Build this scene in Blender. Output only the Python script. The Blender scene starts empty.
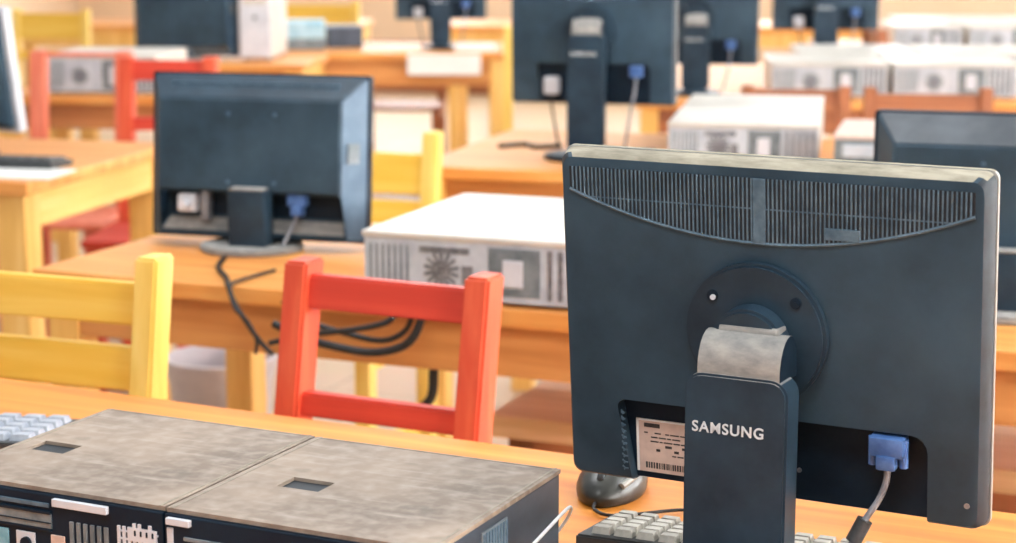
import bpy, bmesh, math, random
from mathutils import Vector, Matrix
R = math.radians
random.seed(7)
C = bpy.context.scene.collection
sc = bpy.context.scene

# ------------------------------------------------------------------ camera maths (1016 x 543 frame)
FPX, CX, CY, HZ, CAMZ = 1900.0, 508.0, 271.5, -85.0, 1.35
PITCH = math.atan((CY - HZ) / FPX)
def at(px, py, Y):
    """world point seen at a pixel of the photograph, at forward distance Y"""
    u = (px - CX) / FPX; v = (CY - py) / FPX
    c, s = math.cos(PITCH), math.sin(PITCH)
    r = Vector((u, c + v * s, -s + v * c))
    return r * (Y / r.y) + Vector((0, 0, CAMZ))

# ------------------------------------------------------------------ materials
def lin(c):
    return tuple(((v / 255) / 12.92 if v / 255 <= 0.04045 else ((v / 255 + 0.055) / 1.055) ** 2.4) for v in c) + (1,)
MATS = {}
def base(name, rough=0.5, metal=0.0, spec=0.5):
    m = bpy.data.materials.new(name); m.use_nodes = True
    b = m.node_tree.nodes['Principled BSDF']
    b.inputs['Roughness'].default_value = rough; b.inputs['Metallic'].default_value = metal
    b.inputs['Specular IOR Level'].default_value = spec
    MATS[name] = m
    return m, m.node_tree.nodes, m.node_tree.links, b
def noisy(name, c1, c2, scale=(8, 8, 8), rough=0.5, metal=0.0, spec=0.5, detail=4, lo=0.35, hi=0.65, bump=0.0, rough2=None, coord='Object'):
    m, n, l, b = base(name, rough, metal, spec)
    tc = n.new('ShaderNodeTexCoord'); mp = n.new('ShaderNodeMapping'); mp.inputs['Scale'].default_value = scale
    nz = n.new('ShaderNodeTexNoise'); nz.inputs['Scale'].default_value = 1.0; nz.inputs['Detail'].default_value = detail
    nz.inputs['Roughness'].default_value = 0.6
    cr = n.new('ShaderNodeValToRGB'); cr.color_ramp.elements[0].position = lo; cr.color_ramp.elements[1].position = hi
    cr.color_ramp.elements[0].color = lin(c1); cr.color_ramp.elements[1].color = lin(c2)
    l.new(tc.outputs[coord], mp.inputs['Vector']); l.new(mp.outputs[0], nz.inputs['Vector'])
    l.new(nz.outputs['Fac'], cr.inputs['Fac']); l.new(cr.outputs['Color'], b.inputs['Base Color'])
    if rough2 is not None:
        mr = n.new('ShaderNodeMapRange'); mr.inputs['To Min'].default_value = rough; mr.inputs['To Max'].default_value = rough2
        l.new(nz.outputs['Fac'], mr.inputs['Value']); l.new(mr.outputs[0], b.inputs['Roughness'])
    if bump:
        bp = n.new('ShaderNodeBump'); bp.inputs['Strength'].default_value = bump; bp.inputs['Distance'].default_value = 0.002
        l.new(nz.outputs['Fac'], bp.inputs['Height']); l.new(bp.outputs[0], b.inputs['Normal'])
    return m
def wood(name, c1, c2, c3, axis='x', rough=0.52):
    """varnished wood: long grain plus a faint ring figure"""
    m, n, l, b = base(name, rough)
    tc = n.new('ShaderNodeTexCoord'); mp = n.new('ShaderNodeMapping')
    mp.inputs['Scale'].default_value = {'x': (1.6, 22, 22), 'y': (22, 1.6, 22), 'z': (22, 22, 1.6)}[axis]
    n1 = n.new('ShaderNodeTexNoise'); n1.inputs['Scale'].default_value = 1.5; n1.inputs['Detail'].default_value = 6; n1.inputs['Distortion'].default_value = 0.6
    cr = n.new('ShaderNodeValToRGB'); e = cr.color_ramp.elements
    e[0].position = 0.3; e[0].color = lin(c1); e[1].position = 0.7; e[1].color = lin(c3)
    k = e.new(0.5); k.color = lin(c2)
    l.new(tc.outputs['Object'], mp.inputs['Vector']); l.new(mp.outputs[0], n1.inputs['Vector'])
    l.new(n1.outputs['Fac'], cr.inputs['Fac']); l.new(cr.outputs['Color'], b.inputs['Base Color'])
    b.inputs['Coat Weight'].default_value = 0.15; b.inputs['Coat Roughness'].default_value = 0.5
    bp = n.new('ShaderNodeBump'); bp.inputs['Strength'].default_value = 0.06; bp.inputs['Distance'].default_value = 0.002
    l.new(n1.outputs['Fac'], bp.inputs['Height']); l.new(bp.outputs[0], b.inputs['Normal'])
    return m
def dusty(name, plastic, dust, amount=(0.45, 0.7), scale=(14, 14, 14), rough=0.42):
    """dark plastic with patchy pale dust"""
    return noisy(name, plastic, dust, scale, rough, detail=8, lo=amount[0], hi=amount[1], rough2=0.75)

wood('wood_top', (206, 126, 56), (222, 148, 72), (232, 168, 96))
wood('wood_fore', (204, 112, 28), (220, 132, 38), (230, 150, 54))
wood('wood_apron_shaded', (178, 110, 52), (198, 130, 68), (212, 148, 84))  # darker copy of the desk wood, shade of the front faces put in
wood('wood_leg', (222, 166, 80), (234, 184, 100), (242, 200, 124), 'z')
wood('wood_side_lit', (226, 172, 82), (238, 190, 104), (244, 204, 126), 'y')  # paler copy of the desk wood, light from the right put in
wood('paint_red_overlit', (212, 104, 76), (222, 122, 94), (230, 140, 112), 'z')  # red paint with the bleaching of strong light put into its colour
wood('wood_brown', (128, 72, 40), (158, 92, 52), (176, 108, 66))
wood('wood_brown_post', (128, 72, 40), (158, 92, 52), (176, 108, 66), 'z')
wood('wood_bench', (150, 92, 48), (176, 112, 62), (196, 132, 80))
wood('wood_pale', (206, 164, 118), (222, 184, 140), (232, 198, 158))
wood('paint_yellow', (226, 176, 54), (236, 190, 72), (242, 204, 96))
wood('paint_yellow_post', (230, 190, 84), (240, 206, 108), (246, 216, 132), 'z')
wood('paint_red', (190, 50, 30), (204, 60, 38), (214, 74, 48))
wood('paint_red_post', (196, 62, 34), (210, 78, 46), (220, 98, 62), 'z')
noisy('plastic_monitor', (28, 49, 63), (57, 81, 97), (9, 9, 9), 0.45, spec=0.35, detail=7, lo=0.3, hi=0.75, rough2=0.6)
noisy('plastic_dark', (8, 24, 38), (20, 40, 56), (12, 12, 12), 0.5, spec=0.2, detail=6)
noisy('plastic_stand', (23, 42, 56), (40, 61, 76), (12, 12, 12), 0.45, spec=0.35, detail=6)
noisy('plastic_grille', (62, 88, 106), (92, 116, 132), (60, 60, 60), 0.5)
noisy('plastic_bevel_lit', (60, 88, 112), (86, 112, 134), (10, 10, 10), 0.42, detail=6)  # lighter copy of the monitor plastic, light on the right bevel painted in
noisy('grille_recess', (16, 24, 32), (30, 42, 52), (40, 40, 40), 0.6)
noisy('hinge_grey', (128, 128, 126), (166, 162, 156), (40, 40, 90), 0.7, detail=8)
noisy('dust_beige', (128, 122, 106), (176, 168, 150), (22, 60, 22), 0.8, detail=8, spec=0.2)
noisy('bezel_silver', (150, 152, 150), (184, 182, 176), (20, 20, 20), 0.35)
def dusty_lid(name):
    m, n, l, b = base(name, 0.62, spec=0.35)
    tc = n.new('ShaderNodeTexCoord')
    def layer(scale, det, rot=0.0, lo=.35, hi=.65):
        mp = n.new('ShaderNodeMapping'); mp.inputs['Scale'].default_value = scale; mp.inputs['Rotation'].default_value = (0, 0, rot)
        nz = n.new('ShaderNodeTexNoise'); nz.inputs['Scale'].default_value = 1; nz.inputs['Detail'].default_value = det
        mr = n.new('ShaderNodeMapRange'); mr.inputs['From Min'].default_value = lo; mr.inputs['From Max'].default_value = hi
        l.new(tc.outputs['Object'], mp.inputs['Vector']); l.new(mp.outputs[0], nz.inputs['Vector']); l.new(nz.outputs['Fac'], mr.inputs['Value'])
        return mr.outputs[0]
    def mix(fac, a, c, k=1.0):
        mm = n.new('ShaderNodeMath'); mm.operation = 'MULTIPLY'; mm.inputs[1].default_value = k; mm.use_clamp = True; l.new(fac, mm.inputs[0])
        mx = n.new('ShaderNodeMix'); mx.data_type = 'RGBA'; l.new(mm.outputs[0], mx.inputs[0])
        for sock, v in ((6, a), (7, c)):
            if isinstance(v, tuple): mx.inputs[sock].default_value = v
            else: l.new(v, mx.inputs[sock])
        return mx.outputs[2]
    c = mix(layer((7, 9, 7), 4), lin((116, 102, 90)), lin((152, 134, 118)))
    c = mix(layer((60, 60, 60), 8, 0, .42, .75), c, lin((176, 162, 148)), .55)
    c = mix(layer((14, 120, 14), 6, .5, .56, .74), c, lin((190, 178, 166)), .3)
    c = mix(layer((26, 30, 26), 8, 0, .62, .74), c, lin((104, 98, 88)), .4)
    l.new(c, b.inputs['Base Color'])
dusty_lid('lid_dusty')
noisy('lid_scuff', (132, 122, 108), (158, 146, 130), (60, 60, 60), 0.7)
noisy('case_black', (8, 24, 40), (18, 38, 54), (14, 14, 14), 0.5, spec=0.2, detail=7)
noisy('case_side', (38, 48, 58), (58, 68, 78), (12, 12, 24), 0.45, detail=8)
noisy('bevel_grey', (62, 68, 74), (84, 90, 96), (10, 10, 10), 0.5)
noisy('panel_grey', (92, 102, 106), (132, 140, 142), (40, 40, 40), 0.5)
noisy('case_white', (196, 190, 180), (214, 208, 198), (6, 6, 6), 0.45)
noisy('case_rear', (176, 186, 196), (206, 212, 218), (20, 20, 20), 0.4)
noisy('vent_grey', (92, 104, 110), (130, 138, 142), (30, 30, 30), 0.5)
noisy('metal_port', (104, 110, 118), (146, 150, 156), (80, 80, 80), 0.4, metal=0.4)
noisy('white_plastic', (196, 200, 208), (222, 224, 230), (10, 10, 10), 0.4)
noisy('key_grey', (150, 146, 136), (186, 180, 168), (60, 60, 60), 0.5)
noisy('key_white', (150, 158, 172), (184, 190, 198), (60, 60, 60), 0.45)
noisy('keyboard_base', (36, 40, 42), (56, 60, 62), (30, 30, 30), 0.55)
noisy('mouse_dark', (34, 36, 34), (58, 58, 52), (30, 30, 30), 0.35)
noisy('mouse_strip', (128, 128, 122), (160, 158, 150), (30, 30, 30), 0.4)
noisy('vga_blue', (56, 94, 152), (84, 120, 176), (60, 60, 60), 0.4)
noisy('cable_grey', (120, 124, 132), (150, 152, 158), (60, 60, 60), 0.5)
noisy('cable_black', (20, 22, 24), (38, 38, 40), (60, 60, 60), 0.5)
noisy('cable_white', (206, 208, 210), (226, 226, 226), (60, 60, 60), 0.5)
noisy('ferrite', (46, 50, 54), (72, 76, 78), (60, 60, 60), 0.5)
noisy('lettering', (206, 212, 216), (222, 226, 228), (60, 60, 60), 0.5)
noisy('label_paper', (206, 178, 164), (226, 200, 184), (40, 40, 40), 0.6)
noisy('ink', (44, 40, 40), (78, 70, 66), (90, 90, 90), 0.7)
noisy('paper', (236, 234, 228), (246, 244, 240), (6, 6, 6), 0.7)
noisy('teal_print', (96, 156, 176), (150, 196, 208), (60, 60, 60), 0.5)
noisy('box_blue', (140, 186, 206), (186, 216, 226), (14, 14, 14), 0.6)
noisy('tub_plastic', (176, 166, 170), (200, 190, 192), (8, 8, 8), 0.45)
noisy('screen_glass', (10, 12, 14), (18, 20, 22), (4, 4, 4), 0.15)
noisy('wall_paint', (226, 196, 164), (236, 210, 180), (1.2, 1.2, 1.2), 0.8)
noisy('frame_white', (224, 224, 220), (236, 236, 232), (4, 4, 4), 0.5)
noisy('dark_item', (44, 52, 66), (70, 78, 92), (14, 14, 14), 0.5)
def tiles(name):
    m, n, l, b = base(name, 0.55)
    tc = n.new('ShaderNodeTexCoord')
    br = n.new('ShaderNodeTexBrick'); br.offset = 0.0
    br.inputs['Scale'].default_value = 1.0; br.inputs['Brick Width'].default_value = 0.6; br.inputs['Row Height'].default_value = 0.6
    br.inputs['Mortar Size'].default_value = 0.004
    br.inputs['Color1'].default_value = lin((206, 178, 146)); br.inputs['Color2'].default_value = lin((212, 186, 154)); br.inputs['Mortar'].default_value = lin((170, 146, 120))
    l.new(tc.outputs['Object'], br.inputs['Vector'])
    nz = n.new('ShaderNodeTexNoise'); nz.inputs['Scale'].default_value = 2.5; nz.inputs['Detail'].default_value = 6
    mx = n.new('ShaderNodeMix'); mx.data_type = 'RGBA'; mx.blend_type = 'MULTIPLY'; mx.inputs[0].default_value = 0.25
    l.new(tc.outputs['Object'], nz.inputs['Vector']); l.new(br.outputs['Color'], mx.inputs[6]); l.new(nz.outputs['Color'], mx.inputs[7])
    l.new(mx.outputs[2], b.inputs['Base Color'])
    return m
tiles('floor_tile')
def glass(name):
    m, n, l, b = base(name, 0.05)
    b.inputs['Transmission Weight'].default_value = 1.0; b.inputs['IOR'].default_value = 1.01
    b.inputs['Base Color'].default_value = (0.95, 0.97, 1, 1)
    return m
glass('window_glass')
def lamp(name, c, s):
    m, n, l, b = base(name)
    b.inputs['Emission Color'].default_value = c; b.inputs['Emission Strength'].default_value = s
    return m
lamp('tube_light', (1, 0.97, 0.92, 1), 6.0)

# ------------------------------------------------------------------ mesh builder
class MB:
    def __init__(self): self.bm = bmesh.new()
    def box(self, x0, x1, y0, y1, z0, z1, bev=0.0, M=None, mi=0, seg=2):
        b = bmesh.new(); bmesh.ops.create_cube(b, size=1.0)
        for v in b.verts: v.co = Vector(((x0 + x1) / 2 + v.co.x * (x1 - x0), (y0 + y1) / 2 + v.co.y * (y1 - y0), (z0 + z1) / 2 + v.co.z * (z1 - z0)))
        if bev: bmesh.ops.bevel(b, geom=b.edges[:], offset=bev, segments=seg, affect='EDGES', profile=0.6)
        self._add(b, M, mi); return self
    def cyl(self, c, r, h, axis='z', seg=24, r2=None, bev=0.0, mi=0, M=None):
        b = bmesh.new(); bmesh.ops.create_cone(b, cap_ends=True, segments=seg, radius1=r, radius2=r if r2 is None else r2, depth=h)
        if bev:
            es = [e for e in b.edges if abs(e.verts[0].co.z - e.verts[1].co.z) < 1e-6]
            bmesh.ops.bevel(b, geom=es, offset=bev, segments=2, affect='EDGES')
        rot = {'z': Matrix.Identity(4), 'x': Matrix.Rotation(R(90), 4, 'Y'), 'y': Matrix.Rotation(R(90), 4, 'X')}[axis]
        b.transform(Matrix.Translation(c) @ rot); self._add(b, M, mi); return self
    def ell(self, c, r, seg=24, M=None, mi=0):
        b = bmesh.new(); bmesh.ops.create_uvsphere(b, u_segments=seg, v_segments=seg // 2, radius=1)
        for v in b.verts: v.co = Vector((c[0] + v.co.x * r[0], c[1] + v.co.y * r[1], c[2] + v.co.z * r[2]))
        self._add(b, M, mi); return self
    def prism(self, pts, a0, a1, axis='y', bev=0.0, M=None, mi=0):
        """outline of (u, v) points swept along an axis; y: (x,z), x: (y,z), z: (x,y)"""
        b = bmesh.new()
        f3 = {'y': lambda u, v, a: (u, a, v), 'x': lambda u, v, a: (a, u, v), 'z': lambda u, v, a: (u, v, a)}[axis]
        lo = [b.verts.new(f3(u, v, a0)) for u, v in pts]; hi = [b.verts.new(f3(u, v, a1)) for u, v in pts]
        n = len(pts); b.faces.new(lo); b.faces.new(hi[::-1])
        for i in range(n): b.faces.new((lo[i], hi[i], hi[(i + 1) % n], lo[(i + 1) % n]))
        bmesh.ops.recalc_face_normals(b, faces=b.faces[:])
        if bev: bmesh.ops.bevel(b, geom=b.edges[:], offset=bev, segments=2, affect='EDGES')
        self._add(b, M, mi); return self
    def loops(self, loops, cap=(True, True), mi=0):
        """bridge a list of equally long point loops"""
        b = bmesh.new(); V = [[b.verts.new(p) for p in L] for L in loops]; n = len(loops[0])
        for a, c in zip(V, V[1:]):
            for i in range(n): b.faces.new((a[i], a[(i + 1) % n], c[(i + 1) % n], c[i]))
        if cap[0]: b.faces.new(V[0])
        if cap[1]: b.faces.new(V[-1][::-1])
        bmesh.ops.recalc_face_normals(b, faces=b.faces[:])
        self._add(b, None, mi); return self
    def tube(self, pts, r, seg=10, smooth=6, mi=0):
        P = [Vector(p) for p in pts]
        if smooth and len(P) > 2:
            Q = []
            for i in range(len(P) - 1):
                p0 = P[max(i - 1, 0)]; p1 = P[i]; p2 = P[i + 1]; p3 = P[min(i + 2, len(P) - 1)]
                for k in range(smooth):
                    t = k / smooth
                    Q.append(0.5 * ((2 * p1) + (p2 - p0) * t + (2 * p0 - 5 * p1 + 4 * p2 - p3) * t * t + (3 * p1 - p0 - 3 * p2 + p3) * t ** 3))
            Q.append(P[-1]); P = Q
        L = []; up = Vector((0, 0, 1))
        for i, p in enumerate(P):
            d = (P[min(i + 1, len(P) - 1)] - P[max(i - 1, 0)]).normalized()
            if abs(d.dot(up)) > 0.95: up = Vector((1, 0, 0.1)).normalized()
            a = d.cross(up).normalized(); c = a.cross(d).normalized(); up = c
            L.append([p + a * math.cos(2 * math.pi * k / seg) * r + c * math.sin(2 * math.pi * k / seg) * r for k in range(seg)])
        return self.loops(L, mi=mi)
    def _add(self, b, M, mi):
        if M is not None: b.transform(M)
        me = bpy.data.meshes.new('t')
        for f in b.faces: f.material_index = mi
        b.to_mesh(me); b.free(); self.bm.from_mesh(me); bpy.data.meshes.remove(me)
    def build(self, name, mats, parent=None, smooth=None, loc=None, rot=None):
        me = bpy.data.meshes.new(name); self.bm.to_mesh(me); self.bm.free()
        for m in ([mats] if isinstance(mats, str) else mats): me.materials.append(MATS[m])
        if smooth is not None:
            for p in me.polygons: p.use_smooth = True
            me.set_sharp_from_angle(angle=R(smooth))
        o = bpy.data.objects.new(name, me); C.objects.link(o)
        if parent: o.parent = parent
        if loc: o.location = loc
        if rot: o.rotation_euler = rot
        return o
def tag(o, label, cat, group=None, kind=None):
    o['label'] = label; o['category'] = cat
    if group: o['group'] = group
    if kind: o['kind'] = kind
    return o
def thing(name, label, cat, loc, yaw=0.0, group=None):
    o = bpy.data.objects.new(name, None); C.objects.link(o); o.empty_display_size = 0.05
    o.location = loc; o.rotation_euler = (0, 0, R(yaw))
    return tag(o, label, cat, group)
def structure(o):
    o['kind'] = 'structure'; return o
def copy_tree(o, parent=None):
    c = o.copy(); C.objects.link(c)
    if parent: c.parent = parent
    for ch in list(o.children): copy_tree(ch, c)
    return c
def again(o, loc, yaw, label):
    c = copy_tree(o); c.location = loc; c.rotation_euler = (0, 0, R(yaw)); c['label'] = label; return c

def rounded_rect(x0, x1, z0, z1, r, seg=5):
    P = []
    for cx, cz, a0 in ((x1 - r, z1 - r, 0), (x0 + r, z1 - r, 90), (x0 + r, z0 + r, 180), (x1 - r, z0 + r, 270)):
        for k in range(seg + 1):
            a = R(a0 + 90 * k / seg); P.append((cx + r * math.cos(a), cz + r * math.sin(a)))
    return P
def words(text, size, parent, loc, rot, mat, name='lettering', bold=0.0, sx=1.0):
    cu = bpy.data.curves.new(name, 'FONT'); cu.body = text; cu.size = size; cu.extrude = 0.0004; cu.offset = bold
    cu.align_x = 'CENTER'; cu.align_y = 'CENTER'; cu.space_character = 1.12
    cu.materials.append(MATS[mat])
    tmp = bpy.data.objects.new('tmp', cu); C.objects.link(tmp)
    me = bpy.data.meshes.new_from_object(tmp.evaluated_get(bpy.context.evaluated_depsgraph_get()))
    bpy.data.objects.remove(tmp); me.name = name; me.transform(Matrix.Diagonal((sx, 1, 1, 1)))
    o = bpy.data.objects.new(name, me); C.objects.link(o); o.parent = parent; o.location = loc; o.rotation_euler = rot
    return o

# ------------------------------------------------------------------ the room
ROOM = -21.0
def room_pt(u, n, z=0.0):       # u along the rows, n away from the camera
    a = R(ROOM); return Vector((u * math.cos(a) - n * math.sin(a), u * math.sin(a) + n * math.cos(a), z))
U0, U1, N0, N1, HT = -9.0, 4.6, -2.5, 13.5, 3.2
def room_obj(mb, name, mat):
    return structure(mb.build(name, mat, rot=(0, 0, R(ROOM))))
room_obj(MB().box(U0 - .12, U1 + .12, N0 - .12, N1 + .12, -0.1, 0), 'floor', 'floor_tile')
bw = MB(); glare_wins = [(-8.0, -5.4), (-4.6, -2.0), (-1.2, 1.4), (2.0, 4.2)]  # unseen back windows, added so the desk tops catch glare
bw.box(U0, U1, N1, N1 + .12, 0, 1.0); bw.box(U0, U1, N1, N1 + .12, 2.9, HT)
be = [U0] + [v for p in glare_wins for v in p] + [U1]
for a, b in zip(be[::2], be[1::2]): bw.box(a, b, N1, N1 + .12, 1.0, 2.9)
room_obj(bw, 'wall_back', 'wall_paint')
for i, (a, b) in enumerate(glare_wins):
    f = MB()
    for q0, q1 in ((a, a + .06), (b - .06, b), ((a + b) / 2 - .03, (a + b) / 2 + .03)): f.box(q0, q1, N1 + .03, N1 + .09, 1.0, 2.9)
    f.box(a, b, N1 + .03, N1 + .09, 1.0, 1.06); f.box(a, b, N1 + .03, N1 + .09, 2.84, 2.9)
    fo = room_obj(f, 'window_%d' % (i + 5), 'frame_white')
    MB().box(a + .06, b - .06, N1 + .055, N1 + .06, 1.06, 2.84).build('pane', 'window_glass', fo)
room_obj(MB().box(U0 - .12, U0, N0, N1 + .12, 0, HT), 'wall_left', 'wall_paint')
w = MB(); wins = [(-1.2, 1.6), (2.4, 5.2), (6.0, 8.8), (9.6, 12.4)]
w.box(U1, U1 + .12, N0, N1 + .12, 0, 1.0); w.box(U1, U1 + .12, N0, N1 + .12, 2.8, HT)
edges = [N0] + [v for p in wins for v in p] + [N1 + .12]
for a, b in zip(edges[::2], edges[1::2]): w.box(U1, U1 + .12, a, b, 1.0, 2.8)
room_obj(w, 'wall_right', 'wall_paint')
for i, (a, b) in enumerate(wins):
    f = MB()
    for q0, q1 in ((a, a + .06), (b - .06, b), ((a + b) / 2 - .03, (a + b) / 2 + .03)): f.box(U1 + .03, U1 + .09, q0, q1, 1.0, 2.8)
    f.box(U1 + .03, U1 + .09, a, b, 1.0, 1.06); f.box(U1 + .03, U1 + .09, a, b, 2.74, 2.8)
    fo = room_obj(f, 'window_%d' % (i + 1), 'frame_white')
    g = MB().box(U1 + .055, U1 + .06, a + .06, b - .06, 1.06, 2.74).build('pane', 'window_glass', fo)
room_obj(MB().box(U0, U1, N1 - .015, N1, 0, 0.1), 'baseboard_back', 'wood_brown')

# ------------------------------------------------------------------ desks
def desk(label, loc, yaw, w, d, top='wood_top', apron='wood_apron_shaded', legw=0.06, aph=0.085, h=0.75, legs=True, over=0.018, th=0.03, name='wooden_desk', group='wooden classroom desks'):
    """origin: front left corner of the top, on the floor; x along the row, y away"""
    t = thing(name, label, 'desk', loc, yaw, group)
    MB().box(0, w, 0, d, h - th, h, 0.004).build('desk_top', top, t)
    z1 = h - th; o = over
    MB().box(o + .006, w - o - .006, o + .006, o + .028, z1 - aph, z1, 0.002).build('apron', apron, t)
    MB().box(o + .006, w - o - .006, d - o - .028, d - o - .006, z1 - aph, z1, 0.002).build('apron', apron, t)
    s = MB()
    s.box(o + .004, o + .026, o + legw, d - o - legw, z1 - aph, z1, 0.002); s.build('side_rail', 'wood_side_lit', t)
    s = MB(); s.box(w - o - .026, w - o - .004, o + legw, d - o - legw, z1 - aph, z1, 0.002); s.build('side_rail', 'wood_side_lit', t)
    if legs:
        for x in (o, w - o - legw):
            for y in (o, d - o - legw):
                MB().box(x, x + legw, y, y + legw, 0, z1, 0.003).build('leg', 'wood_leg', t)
    return t
# front desk: its far edge runs (-0.671,2.442) -> (0.073,2.073)
YF = -26.0
def along(p, yaw, dx, dy): 
    a = R(yaw); return (p[0] + dx * math.cos(a) - dy * math.sin(a), p[1] + dx * math.sin(a) + dy * math.cos(a), p[2] if len(p) > 2 else 0)
far = (-0.671, 2.442)
desk('orange wooden desk nearest the camera, under the two black computer cases', along(far, YF, -0.62, -0.98), YF, 2.65, 0.98, top='wood_fore')
D2 = (-0.822, 3.221); Y2 = -22.4
desk2 = desk('orange wooden desk in the second row, under the white computer case', D2 + (0,), Y2, 2.3, 0.68)
YC = -14.5
dcr = (-1.096, 4.291)
deskC = desk('yellow-legged wooden desk at the left edge with its right end showing', along(dcr, YC, -1.6, 0), YC, 1.6, 0.80, apron='wood_side_lit', legw=0.075)
Y3 = -17.0
D3 = (-0.235, 4.60)
desk3 = desk('wooden desk in the third row under the tall-standing black monitor', D3 + (0,), Y3, 1.75, 0.85)
desk4 = desk('wooden desk far back with a white sheet hung on its front', (-1.07, 8.45, 0), 1.0, 1.10, 0.72, legw=0.09, aph=0.12)
desk4l = desk('wooden desk far back under the dark monitor and the white tower', (-1.95, 7.85, 0), -4.0, 1.12, 0.62, legw=0.07, aph=0.1)
deskL = desk('brown-fronted desk behind the red chairs at the far left', (-1.75, 6.45, 0), -6.0, 0.78, 0.6, apron='wood_bench')
desk5 = desk('wooden desk in the fourth row right of the middle, carrying white computers', (0.42, 6.28, 0), -4.0, 2.2, 1.6, apron='wood_brown')
desk6 = desk('wooden desk at the far right under the most distant white computers', (1.42, 8.4, 0), -3.0, 1.6, 1.0)
desk7 = desk('long wooden desk against the back of the room, left half', (-2.9, 10.6, 0), -3.0, 2.08, 0.7, apron='wood_leg')
desk8 = desk('long wooden desk against the back of the room, right half', (-0.35, 10.5, 0), -3.0, 3.4, 0.7, apron='wood_leg')

# bench behind the second desk
t = thing('wooden_bench', 'brown wooden bench standing behind the second-row desk, right of the red chair', 'bench', along(D2 + (0,), Y2, 0.74, 0.27), Y2)
MB().box(0, 1.35, 0, 0.3, 0.46, 0.5, 0.004).build('seat', 'wood_pale', t)
MB().box(0.03, 1.32, 0.02, 0.045, 0.40, 0.46, 0.002).build('apron', 'wood_brown', t)
for x in (0.03, 1.27):
    for y in (0.02, 0.23): MB().box(x, x + .05, y, y + .05, 0, 0.46, 0.002).build('leg', 'wood_brown', t)

# ------------------------------------------------------------------ chairs: sitter faces the camera, so the back is the far side
def chair(label, loc, yaw, kind, upper=(0.842, 0.885), lower=(0.705, 0.74), top=0.905, wd=0.325, group=None, lean=7.0, pw=0.036):
    """origin: on the floor under the middle of the backrest, front face of the posts at y=0 at height .9"""
    post, rail = {'red': ('paint_red_post', 'paint_red'), 'yellow': ('paint_yellow_post', 'paint_yellow'), 'brown': ('wood_brown_post', 'wood_brown'), 'overlit': ('paint_red_overlit', 'paint_red_overlit')}[kind]
    t = thing('wooden_chair', label, 'chair', loc, yaw, group or 'wooden classroom chairs')
    pd = 0.05; tl = math.tan(R(lean)); hs = 0.44
    def yb(z): return (z - 0.9) * tl if z > hs else (hs - 0.9) * tl
    for s in (-1, 1):
        x0 = s * (wd / 2 - pw / 2)
        L = []
        for z in (0.0, hs, top):
            y = yb(z); L.append([(x0 - pw / 2, y, z), (x0 + pw / 2, y, z), (x0 + pw / 2, y + pd, z), (x0 - pw / 2, y + pd, z)])
        m = MB(); m.loops(L)
        es = [e for e in m.bm.edges if abs(e.verts[0].co.z - e.verts[1].co.z) > .05 or e.verts[0].co.z > top - .001]
        bmesh.ops.bevel(m.bm, geom=es, offset=0.004, segments=2, affect='EDGES')
        m.build('rear_post', post, t)
        fl = MB(); fl.box(x0 - pw / 2, x0 + pw / 2, yb(hs) - 0.345, yb(hs) - 0.305, 0, hs - .02, 0.003); fl.build('front_leg', post, t)
        MB().box(x0 - .011, x0 + .011, yb(hs) - .305, yb(hs), hs - .075, hs - .02, 0.002).build('seat_rail', rail, t)
        MB().box(x0 - .011, x0 + .011, yb(hs) - .305, yb(hs), 0.16, 0.19, 0.002).build('stretcher', rail, t)
    for nm, (z0, z1) in (('top_rail', upper), ('lower_rail', lower)):
        m = MB(); x1 = wd / 2 - pw
        L = [[(x, yb(z0) + .012, z0), (x, yb(z1) + .012, z1), (x, yb(z1) + .034, z1), (x, yb(z0) + .034, z0)] for x in (-x1 - .004, x1 + .004)]
        m.loops(L); bmesh.ops.bevel(m.bm, geom=m.bm.edges[:], offset=0.003, segments=2, affect='EDGES')
        m.build(nm, rail, t)
    m = MB(); m.box(-wd / 2 - .01, wd / 2 + .01, yb(hs) - .36, yb(hs) + .0, hs - .02, hs, 0.006); m.build('seat', rail, t)
    return t
chair('red wooden chair with an empty frame back behind the nearest desk', (-0.163, 2.455, 0), -25.5, 'red', wd=0.308, upper=(0.829, 0.874), lower=(0.686, 0.717), top=0.892, lean=10.0)
chair('yellow wooden chair cut off by the left edge, nearest of the yellow chairs', (-0.672, 2.66, 0), -21.0, 'yellow', upper=(0.785, 0.843), lower=(0.694, 0.754), wd=0.40, top=.882, lean=9.0)
chair('yellow wooden chair just behind the white computer case on the second desk', (-0.338, 4.46, 0), -20.0, 'yellow', upper=(0.705, 0.80), lower=(0.635, 0.69), top=0.853, wd=0.37)
p = at(79, 60, 6.05)
chair('overlit red wooden chair at the far left, in front of a white computer', (p.x, 6.05, 0), -4.0, 'overlit', wd=0.325, upper=(0.907, 0.92), top=0.925, lower=(0.5, 0.54), pw=.05)
p = at(168, 60, 5.75)
chair('red wooden chair half hidden behind the widescreen monitor', (p.x, 5.72, 0), -4.0, 'red', wd=0.30, pw=.045, upper=(0.86, 0.92), top=0.93, lower=(0.71, 0.75))
p = at(800, 90, 5.35)
chair('brown wooden chair behind the white computer right of the middle', (p.x, 5.42, 0), -6.0, 'brown', wd=0.31, upper=(0.80, 0.86), top=0.87, lower=(0.68, 0.72))
p = at(932, 90, 5.25)
chair('brown wooden chair nearest the right edge, in front of the white computers', (p.x + .02, 5.38, 0), -6.0, 'brown', wd=0.36, upper=(0.80, 0.85), top=0.868, lower=(0.68, 0.72))
p = at(50, 15, 9.3)
chair('pale yellow wooden chair in the far left corner of the view', (p.x, 9.3, 0), -5.0, 'yellow', wd=0.38, upper=(0.76, 0.88), top=0.90, lower=(0.66, 0.70))
p = at(318, 5, 9.75)
chair('yellow wooden chair far back beside the pale blue box', (p.x, 9.75, 0), -5.0, 'yellow', wd=0.42, upper=(0.80, 0.90), top=0.92, lower=(0.66, 0.70))
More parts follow.
